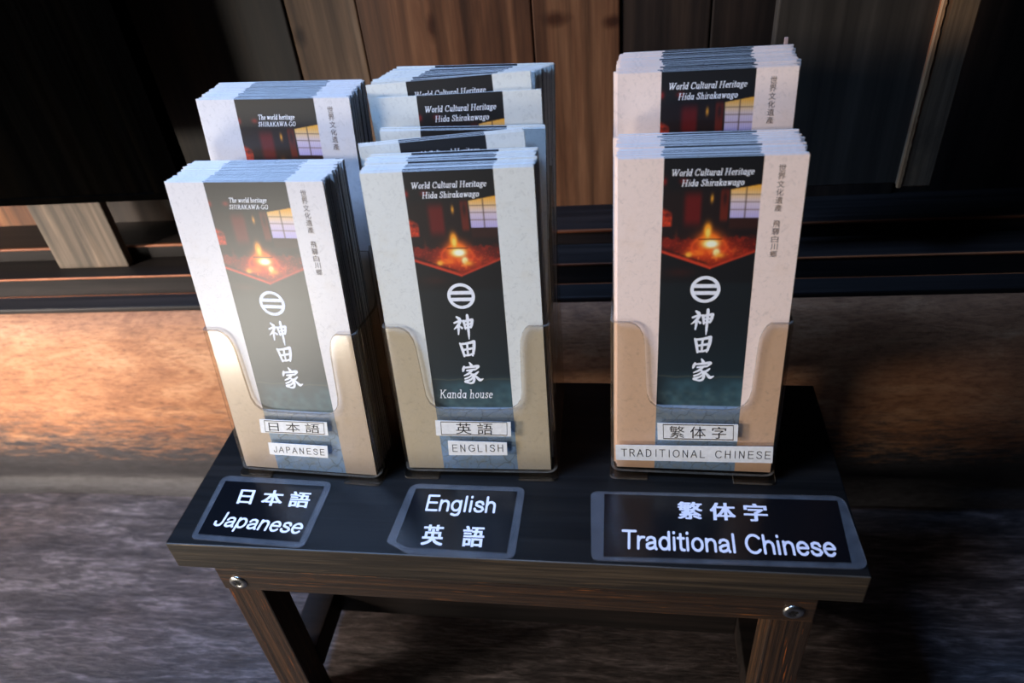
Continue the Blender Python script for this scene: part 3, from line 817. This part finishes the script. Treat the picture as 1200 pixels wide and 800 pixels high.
def brochure_mesh(name, mat, step, bend=0.0):
    """Folded leaflet: three leaves joined at the folds, cover on the -y side carrying the printed strip."""
    xs = [-0.05]
    xs += list(np.linspace(-0.05, SX0, 5))[1:-1] + [SX0 - 1e-5] + list(np.arange(SX0, SX1, step)) + [SX1, SX1 + 1e-5] + list(np.linspace(SX1, 0.05, 5))[1:]
    zs = list(np.arange(0, BH - step * .4, step)) + [BH]
    xs, zs = np.array(xs), np.array(zs); nx_, nz_ = len(xs), len(zs)
    XX, ZZ = np.meshgrid(xs, zs, indexing='ij')
    dep = bend * (1 - (XX / 0.05) ** 2)
    V = np.stack([XX, -dep, ZZ], -1).reshape(-1, 3).tolist()
    idx = np.arange(nx_ * nz_).reshape(nx_, nz_)
    F = np.stack([idx[:-1, :-1], idx[1:, :-1], idx[1:, 1:], idx[:-1, 1:]], -1).reshape(-1, 4).tolist()
    inside = (XX >= SX0) & (XX <= SX1)
    C = np.ones((nx_, nz_, 4)); C[..., :3] = lin(art(XX * 1000, ZZ * 1000)); C[..., 3] = inside * 1.0
    C = C.reshape(-1, 4).tolist()
    fm = [0] * len(F)
    t = 0.00035
    # leaf edges: back of the cover leaf, two further leaves and the folds
    L = [(0.00001, t), (0.00043, 0.00043 + t), (0.00085, 0.00085 + t)]
    xg = list(np.linspace(-.05, .05, 9))
    for li, (y0, y1) in enumerate(L):
        x0, x1 = -0.05, 0.05
        if li: x0, x1 = -0.0497, 0.0497
        z1 = BH - (0, 0.00004, 0.00002)[li]
        for a, b in zip(xg[:-1], xg[1:]):
            a, b = max(a, x0), min(b, x1)
            da, db = bend * (1 - (a / .05) ** 2), bend * (1 - (b / .05) ** 2)
            i0 = len(V)
            V += [(a, y0 - da, 0), (b, y0 - db, 0), (b, y1 - db, 0), (a, y1 - da, 0), (a, y0 - da, z1), (b, y0 - db, z1), (b, y1 - db, z1), (a, y1 - da, z1)]
            C += [[1, 1, 1, 0]] * 8
            q = [(4, 5, 6, 7), (3, 2, 1, 0), (2, 3, 7, 6)]
            if li: q.append((0, 1, 5, 4))
            if a == x0: q.append((3, 0, 4, 7))
            if b == x1: q.append((1, 2, 6, 5))
            for f in q: F.append([i0 + k for k in f]); fm.append(2 if f == (1, 2, 6, 5) else 1)
    # folds
    for xx, (ya, yb) in ((0.05, (0.0, L[1][1])), (-0.05, (L[1][0], L[2][1]))):
        i0 = len(V); s = 1 if xx > 0 else -1
        V += [(xx, ya, 0), (xx + s * 0.00012, (ya + yb) / 2, 0), (xx, yb, 0), (xx, ya, BH - .0002), (xx + s * 0.00012, (ya + yb) / 2, BH - .0002), (xx, yb, BH - .0002)]
        C += [[1, 1, 1, 0]] * 6
        F += [[i0, i0 + 1, i0 + 4, i0 + 3], [i0 + 1, i0 + 2, i0 + 5, i0 + 4]]; fm += [2, 2] if s > 0 else [0, 0]
    me = bpy.data.meshes.new(name); me.from_pydata(V, [], F)
    me.materials.append(mat); me.materials.append(M['paperedge']); me.materials.append(M['foldedge'])
    me.polygons.foreach_set('material_index', fm)
    ca = me.color_attributes.new('print', 'FLOAT_COLOR', 'POINT'); ca.data.foreach_set('color', np.array(C, dtype=np.float32).ravel())
    me.update(); return me


FINE = {k: brochure_mesh('brochure', M['paper_' + k], 0.00045) for k in ('left', 'mid', 'right')}
COARSE = {k: brochure_mesh('brochure', M['paper_' + k], 0.004) for k in ('left', 'mid', 'right')}

HOLD = {'left': (0.0807, 0.0611, -0.0499), 'mid': (0.2033, 0.0673, 0.0173), 'right': (0.3464, 0.0714, -0.0145)}
PLACE = {'left': 'left', 'mid': 'middle', 'right': 'right'}
LANG = {'left': 'Japanese', 'mid': 'English', 'right': 'Traditional Chinese'}


def hmat(k):
    x, y, yaw = HOLD[k]
    return Matrix.Translation((x, y, 0.0)) @ Matrix.Rotation(yaw, 4, 'Z')


def lp(a, d, u):   # leaned panel coordinates to holder coordinates (metres)
    return Vector((a, u * math.sin(LEAN) + d * math.cos(LEAN), u * math.cos(LEAN) - d * math.sin(LEAN)))


SIDE = {'left': '世界文化遺產 飛驒白川郷', 'mid': '', 'right': '世界文化遺產 飛驒白川郷'}




def mm(x, z, y=-0.00008): return (x / 1000, y, z / 1000)


def letter_meshes(k):
    out = []
    def add(name, geo, mat):
        V, F = geo
        me = bpy.data.meshes.new(name); me.from_pydata([tuple(v) for v in V], [], F); me.materials.append(mat); me.update(); out.append((name, me))
    if k == 'left':
        add('title_lettering', join([fit(serif_geo('The world heritage'), mm(-11.0, 196.9), mm(13.0, 196.9), mm(-11.0, 200.8)),
                                     fit(serif_geo('SHIRAKAWA-GO'), mm(-12.0, 193.6), mm(13.0, 193.6), mm(-12.0, 196.4))]), M['white'])
    else:
        add('title_lettering', join([fit(serif_geo('World Cultural Heritage'), mm(-20.6, 199.0), mm(22.8, 199.0), mm(-20.6, 203.7)),
                                     fit(serif_geo('Hida Shirakawago'), mm(-15.2, 193.2), mm(18.0, 193.2), mm(-15.2, 197.9))]), M['white'])
    e = emblem_geo()
    add('emblem', fit(e, mm(-7.6, 123.6), mm(9.6, 123.6), mm(-7.6, 140.8), (-1, 1, -1, 1)), M['white'])
    z0 = {'left': 0, 'mid': 0, 'right': 0}[k]
    B = []
    for key, cz, ww, cx in (('kami', 111.5, 13.4, 0.6), ('ta', 94.6, 12.4, 1.2), ('ie', 77.3, 13.6, 2.0)):
        B.append(fit(brush_geo(key), mm(cx - ww / 2, cz - 7.4), mm(cx + ww / 2, cz - 7.4), mm(cx - ww / 2, cz + 7.4), (0, 1, 0, 1)))
    add('calligraphy', join(B), M['white'])
    if k == 'mid':
        add('house_name', fit(serif_geo('Kanda house', nw=0.085), mm(-21.0, 58.2), mm(14.6, 58.2), mm(-21.0, 65.0)), M['white'])
    if SIDE[k]:
        P = []; z = 205.2
        for ch in SIDE[k]:
            if ch == ' ': z -= 4.6; continue
            h = 4.25
            x = 36.9
            g_ = T(ch, bold=0.0)
            P.append(fit(g_, mm(x - 1.9, z - h + .3), mm(x + 1.9, z - h + .3), mm(x - 1.9, z - .1))); z -= h + .2
        add('side_lettering', join(P), M['brownink'])
    return out


LET = {k: letter_meshes(k) for k in HOLD}


def brochure(k, a, d, u, roll=0.0, yaw=0.0, lean=0.0, fine=False, label=None, group=None, pick=None):
    o = bpy.data.objects.new('brochure', FINE[k] if fine else COARSE[k]); COL.objects.link(o)
    # u is measured from the level floor of the pocket at that depth
    p = lp(a, d, u + d * math.tan(LEAN))
    o.matrix_local = hmat(k) @ Matrix.Translation(p) @ Matrix.Rotation(-LEAN - lean, 4, 'X') @ Matrix.Rotation(yaw, 4, 'Z') @ Matrix.Rotation(roll, 4, 'Y')
    prop(o, label, 'brochure', group)
    if fine:
        for name, me in LET[k]:
            if pick and name not in pick: continue
            c = bpy.data.objects.new(name, me); COL.objects.link(c); c.parent = o
    return o


def stack(k, d0, d1, n, u0, where, ja=0.0008, ju=0.0006, a0=0.0, roll=0.0, rolld=0.0, drift=0.0, front_label=None, rise=0.0, pick=None, clean=2):
    rs = random.Random(hash((k, where, n)) % 1000 if False else len(k) * 31 + int(d0 * 10000))
    group = 'brochures in the %s stack of the %s holder' % (where, PLACE[k])
    lab = 'folded brochure packed inside the %s stack of the %s holder, only its edge showing' % (where, PLACE[k])
    for i in range(n):
        t = i / max(1, n - 1); d = d0 + (d1 - d0) * t
        kk = 0.2 if i == 0 else 1
        brochure(k, a0 + drift * t + rs.gauss(0, ja) * kk, d, max(0.0, u0 + rise * t + (abs(rs.gauss(0, ju)) if i else 0)), roll + rolld * t + rs.gauss(0, 0.0018) * kk, 0.0, 0.0,
                 fine=(i == 0 and front_label is not None), label=front_label if (i == 0 and front_label) else lab, group=group, pick=pick)


U0 = 0.0041
stack('left', 0.0030, 0.034, 24, U0 - .0004, 'front', a0=-0.0006, drift=0.001, ju=.00006, rise=-0.0008,
      front_label='frontmost folded brochure of the left holder, greyish glossy cover with a hearth picture under glare')
stack('mid', 0.0030, 0.0275, 19, U0, 'front', a0=-0.001, ju=.0005,
      front_label='frontmost brochure of the middle holder, hearth picture on black and Kanda house in white below')
stack('right', 0.0030, 0.036, 25, U0 + 0.0008, 'front', a0=0.0004, ju=.0003, drift=-0.001,
      front_label='frontmost brochure of the right holder, pinkish cover with hearth picture and vertical side lettering')
# middle holder: the tilted handful and the straight few behind it
T1 = ('title_lettering',)
stack('mid', 0.0305, 0.0335, 3, U0 + 0.0070, 'tilted', a0=0.0015, roll=-0.047, ju=.0004,
      front_label='frontmost of the tilted brochures behind the front stack of the middle holder, right end higher', pick=T1)
stack('mid', 0.0385, 0.0415, 3, U0 + 0.0085, 'low middle', a0=-0.0030, roll=0.030, ju=.0004,
      front_label='brochure with pale right end standing behind the tilted brochures of the middle holder', pick=T1)
SH = 0.0295   # height of the rear pocket floor (z)
ub = SH / math.cos(LEAN)
stack('left', 0.0480, 0.083, 26, ub + .0045, 'rear', a0=0.0015, drift=-0.003, roll=0.012, ju=.00006, rise=-0.0012,
      front_label='front brochure of the raised rear stack in the left holder, only its upper third visible', pick=('title_lettering', 'side_lettering'))
brochure('mid', 0.0012, 0.0485, ub + 0.0000, fine=True, pick=T1, label='front brochure of the raised rear stack in the middle holder, two title lines readable', group='brochures in the rear stack of the middle holder')
brochure('mid', 0.0015, 0.0510, ub + 0.0084, roll=-0.03, fine=True, pick=T1, label='brochure peeping over the front one of the middle holder rear stack, one title line readable', group='brochures in the rear stack of the middle holder')
stack('mid', 0.0560, 0.0860, 22, ub + 0.0070, 'rear', a0=-0.0010, roll=-0.008, rolld=0.045, drift=0.0005, ju=.0004, ja=.0008, rise=-0.003)
stack('right', 0.0480, 0.0855, 25, ub + .0052, 'rear', a0=-0.0005, drift=0.0008, ju=.0004, ja=.001,
      front_label='front brochure of the raised rear stack in the right holder, pinkish cover, upper third visible', pick=('title_lettering', 'side_lettering'))

# ------------------------------------------------------------------ acrylic holders
def htop(x, side=1):
    """Height of the front panel's upper edge at x (mm)."""
    cl, cr = -0.0335, 0.0335
    if x < -42 or x > 40: return 117.0
    lx = [(-42, 117), (-38.5, 115.6), (-35.6, 112.8), (-33.6, 108), (-32.6, 102), (-31.2, 75), (-30.6, 66), (-28.6, 60.6), (-25, 57.2), (-20, 55.6), (0, 55.0),
          (19, 55.2), (25, 56.0), (29.5, 59.2), (32, 63.6), (33.2, 70), (34.2, 100), (34.8, 107), (36.2, 112), (38.2, 115.4), (40, 116.8)]
    return float(np.interp(x, [p[0] for p in lx], [p[1] for p in lx]))


def holder(k):
    e = empty('brochure_holder', hmat(k))
    prop(e, 'clear acrylic two-tier brochure holder with %s labels, %s of the three' % (LANG[k], {'left': 'leftmost', 'mid': 'middle', 'right': 'rightmost'}[k]), 'brochure holder', 'clear brochure holders on the table')
    # front panel with rounded vertical corners and the thumb cut-out
    r = 4.5; xo = 53.6; th = 1.9
    path = [(-xo, 10), (-xo, 7.5)] + [(-xo + r - r * math.cos(R(a)), r - r * math.sin(R(a))) for a in range(0, 91, 15)]
    path += [(x, 0.0) for x in np.arange(-48, -42.5, 2)]
    path += [(x, 0.0) for x in (-42, -40.5, -39.2, -38.5, -37.5, -36.5, -35.6, -34.8, -34.1, -33.6, -33.1, -32.6, -31.9, -31.2, -30.9, -30.6, -30.2, -29.7, -28.6, -27.4, -26, -25, -23, -20, -15, -8, 0, 8, 14, 19, 22, 25, 27, 28.4, 29.5, 30.6, 31.4, 32, 32.7, 33.2, 33.7, 34.2, 34.5, 34.8, 35.5, 36.2, 37.2, 38.2, 39, 40, 42, 45, 48)]
    path += [(xo - r + r * math.sin(R(a)), r - r * math.cos(R(a))) for a in range(0, 91, 15)] + [(xo, 7.5), (xo, 10)]
    V, F, fm = [], [], []
    n = len(path)
    cx, cd_ = 0, 30
    for j, (x, d) in enumerate(path):
        if abs(x) <= xo - r + 1e-6: nx_, nd = 0, 1
        else:
            ccx = math.copysign(xo - r, x); vx, vd = ccx - x, r - d
            if d > r: vx, vd = -math.copysign(1, x), 0
            L = math.hypot(vx, vd); nx_, nd = vx / L, vd / L
        h = htop(x); b0 = 4.0 + (2.2 * max(0, (abs(x) - 44) / 10) ** 2)
        fr = 0.3 if h > 60 else 0.0
        levels = [b0, b0 + (h - b0) * .5, h - 0.5, h]
        for (ox, od) in ((x, d), (x + nx_ * th, d + nd * th)):
            for q, u in enumerate(levels):
                ins = 0.35 if q == 3 else 0.0
                sgn = 1 if (ox, od) == (x, d) else -1
                V.append(lp((ox + nx_ * ins * sgn) / 1000, (od + nd * ins * sgn) / 1000, (u + od * math.tan(LEAN) * (1 if q == 0 else 0)) / 1000))
    for j in range(n - 1):
        a, b = j * 8, (j + 1) * 8
        for q in range(3):
            m = 1 if q == 2 else 0
            F += [(a + q, b + q, b + q + 1, a + q + 1), (a + 4 + q + 1, b + 4 + q + 1, b + 4 + q, a + 4 + q)]; fm += [m, m]
        F += [(a + 3, b + 3, b + 7, a + 7), (a, a + 4, b + 4, b)]; fm += [1, 1]
    F += [(0, 1, 5, 4), (1, 2, 6, 5), (2, 3, 7, 6)]; fm += [0, 0, 0]
    a = (n - 1) * 8; F += [(a + 4, a + 5, a + 1, a), (a + 5, a + 6, a + 2, a + 1), (a + 6, a + 7, a + 3, a + 2)]; fm += [0, 0, 0]
    mesh_obj('front_panel', V, F, [M['acrylic'], M['rim']], e, fm=fm, smooth=True).data.set_sharp_from_angle(angle=R(28))
    # side panels: low at the front pocket, high at the rear pocket
    tl = math.tan(LEAN) * 1000
    for s in (-1, 1):
        pts = [(10, 4 + 10 * .1635), (94, 4 + 94 * .1635), (94, 213), (88, 212), (62, 176), (54, 166), (49, 160), (45.5, 154), (44.5, 146), (44.5, 126), (43, 120), (40, 117.6), (36, 117), (10, 117)]
        V = []; xo_, xi = s * xo / 1000, s * (xo - th) / 1000
        for x in (xo_, xi):
            for d, u in pts: V.append(lp(x, d / 1000, u / 1000))
        m = len(pts); F = [tuple(range(m)), tuple(range(2 * m - 1, m - 1, -1))]; fm = [0, 0]
        if s > 0: F = [f[::-1] for f in F]
        for i in range(m):
            F.append((i, (i + 1) % m, m + (i + 1) % m, m + i) if s < 0 else (m + i, m + (i + 1) % m, (i + 1) % m, i)); fm.append(1 if i >= 2 else 0)
        mesh_obj('side_panel', V, F, [M['acrylic'], M['rim']], e, fm=fm)
    def sheet(name, d, dt, poly):
        V = [lp(x / 1000, d / 1000, u / 1000) for x, u in poly] + [lp(x / 1000, (d + dt) / 1000, u / 1000) for x, u in poly]
        m = len(poly); F = [tuple(range(m)), tuple(range(2 * m - 1, m - 1, -1))] + [(m + i, m + (i + 1) % m, (i + 1) % m, i) for i in range(m)]
        mesh_obj(name, V, F, [M['acrylic'], M['rim']], e, fm=[0, 0] + [1] * m)
    sheet('back_panel', 94, 2, [(-xo, 4 + 94 * .1635), (xo, 4 + 94 * .1635), (xo, 213), (-xo, 213)])
    bx = xo - th - .1
    cut = [(-bx, 155), (-bx, 11.5), (bx, 11.5), (bx, 155), (42, 155), (37, 150), (35, 140), (34, 106), (30, 98), (22, 95), (-22, 95), (-30, 98), (-34, 106), (-35, 140), (-37, 150), (-42, 155)]
    sheet('middle_panel', 45, 1.8, cut)
    # level floors of both pockets
    for nm, y0, y1, z0, z1 in (('base', 2.2, 93, 2.0, 3.8), ('rear_shelf', 52.5, 98, SH * 1000 - 2.0, SH * 1000 - .3)):
        box(nm, (-bx / 1000, bx / 1000, y0 / 1000, y1 / 1000, z0 / 1000, z1 / 1000), M['acrylic'], e)
    for x0, x1 in ((-54, -29), (27, 54)):
        pl = [p / 1000 for p in rounded([Vector((x0, -3.2)), Vector((x1, -3.2)), Vector((x1, 90)), Vector((x0, 90))], [4 if x0 < 0 else .5, 4 if x0 > 0 else .5, 1, 1])]
        fo = slab('foot', pl, 0.0001, 0.0019, M['acrylic'], e)
        fo.data.materials.append(M['rim'])
        for p_ in fo.data.polygons:
            if abs(p_.normal.z) < 0.5: p_.material_index = 1
    # stuck-on language labels
    def label(corners, txt, ta, kw, frame):
        # corners BL, BR, TR, TL in panel mm
        V = [lp(x / 1000, -0.0001, u / 1000) for x, u in corners] + [lp(x / 1000, -0.00035, u / 1000) for x, u in corners]
        F = [(3, 2, 1, 0), (4, 5, 6, 7)] + [(i, (i + 1) % 4, 4 + (i + 1) % 4, 4 + i) for i in range(4)]
        so = mesh_obj('paper_label', V, F, M['sticker'], e)
        BL, BR, TR, TL = [Vector(c) for c in corners]
        def q(s, t): p = BL + (BR - BL) * s + (TL - BL) * t; return lp(p.x / 1000, -0.00042, p.y / 1000)
        V, F = fit(cjk_geo(txt, 0.0) if ord(txt[0]) > 255 else sans_geo(txt, .075, 1.3 if len(txt) < 12 else 1.25), q(ta[0], ta[2]), q(ta[1], ta[2]), q(ta[0], ta[3]))
        mesh_obj('lettering', V, F, M['black'], so)
        if frame:
            V, F = [], []
            for s0, s1, t0, t1 in ((.07, .95, .06, .11), (.07, .95, .90, .95), (.07, .076, .06, .95), (.944, .95, .06, .95)):
                i0 = len(V); V += [q(s0, t0), q(s1, t0), q(s1, t1), q(s0, t1)]; F.append((i0, i0 + 1, i0 + 2, i0 + 3))
            mesh_obj('printed_frame', V, F, M['black'], so)
    if k == 'left':
        label([(-29.3, 37.6), (21.0, 38.6), (22.0, 49.6), (-28.0, 48.8)], '日 本 語', (.13, .88, .16, .84), {}, True)
        label([(-27.0, 19.0), (17.2, 19.2), (18.6, 29.6), (-25.9, 29.2)], 'JAPANESE', (.08, .95, .22, .74), dict(spacing=1.1), False)
    elif k == 'mid':
        label([(-27.3, 34.7), (23.9, 34.6), (24.4, 46.2), (-26.6, 47.0)], '英 語', (.27, .76, .12, .86), {}, True)
        label([(-20.4, 18.4), (20.2, 19.0), (20.6, 29.6), (-19.8, 30.6)], 'ENGLISH', (.07, .93, .24, .74), dict(spacing=1.1), False)
        pass
    else:
        label([(-22.9, 31.2), (27.4, 32.0), (27.0, 45.0), (-23.6, 44.4)], '繁 体 字', (.15, .86, .14, .84), {}, True)
        label([(-50.0, 13.4), (50.6, 15.6), (49.8, 28.6), (-50.4, 25.8)], 'TRADITIONAL  CHINESE', (.035, .985, .26, .76), dict(spacing=1.12), False)
    return e


for k in HOLD: holder(k)

# a narrow strip of pale paper standing up behind the right-hand rear stack
m = hmat('right') @ Matrix.Translation(lp(0.0475, 0.090, 0.0520)) @ Matrix.Rotation(-LEAN, 4, 'X')
ps = box('paper_strip', (0, 0.0022, 0, 0.0012, 0, 0.211), M['slip'], matrix=m, bev=0.0003)
prop(ps, 'thin pale strip of paper sticking up behind the rear stack of the right holder', 'paper strip')
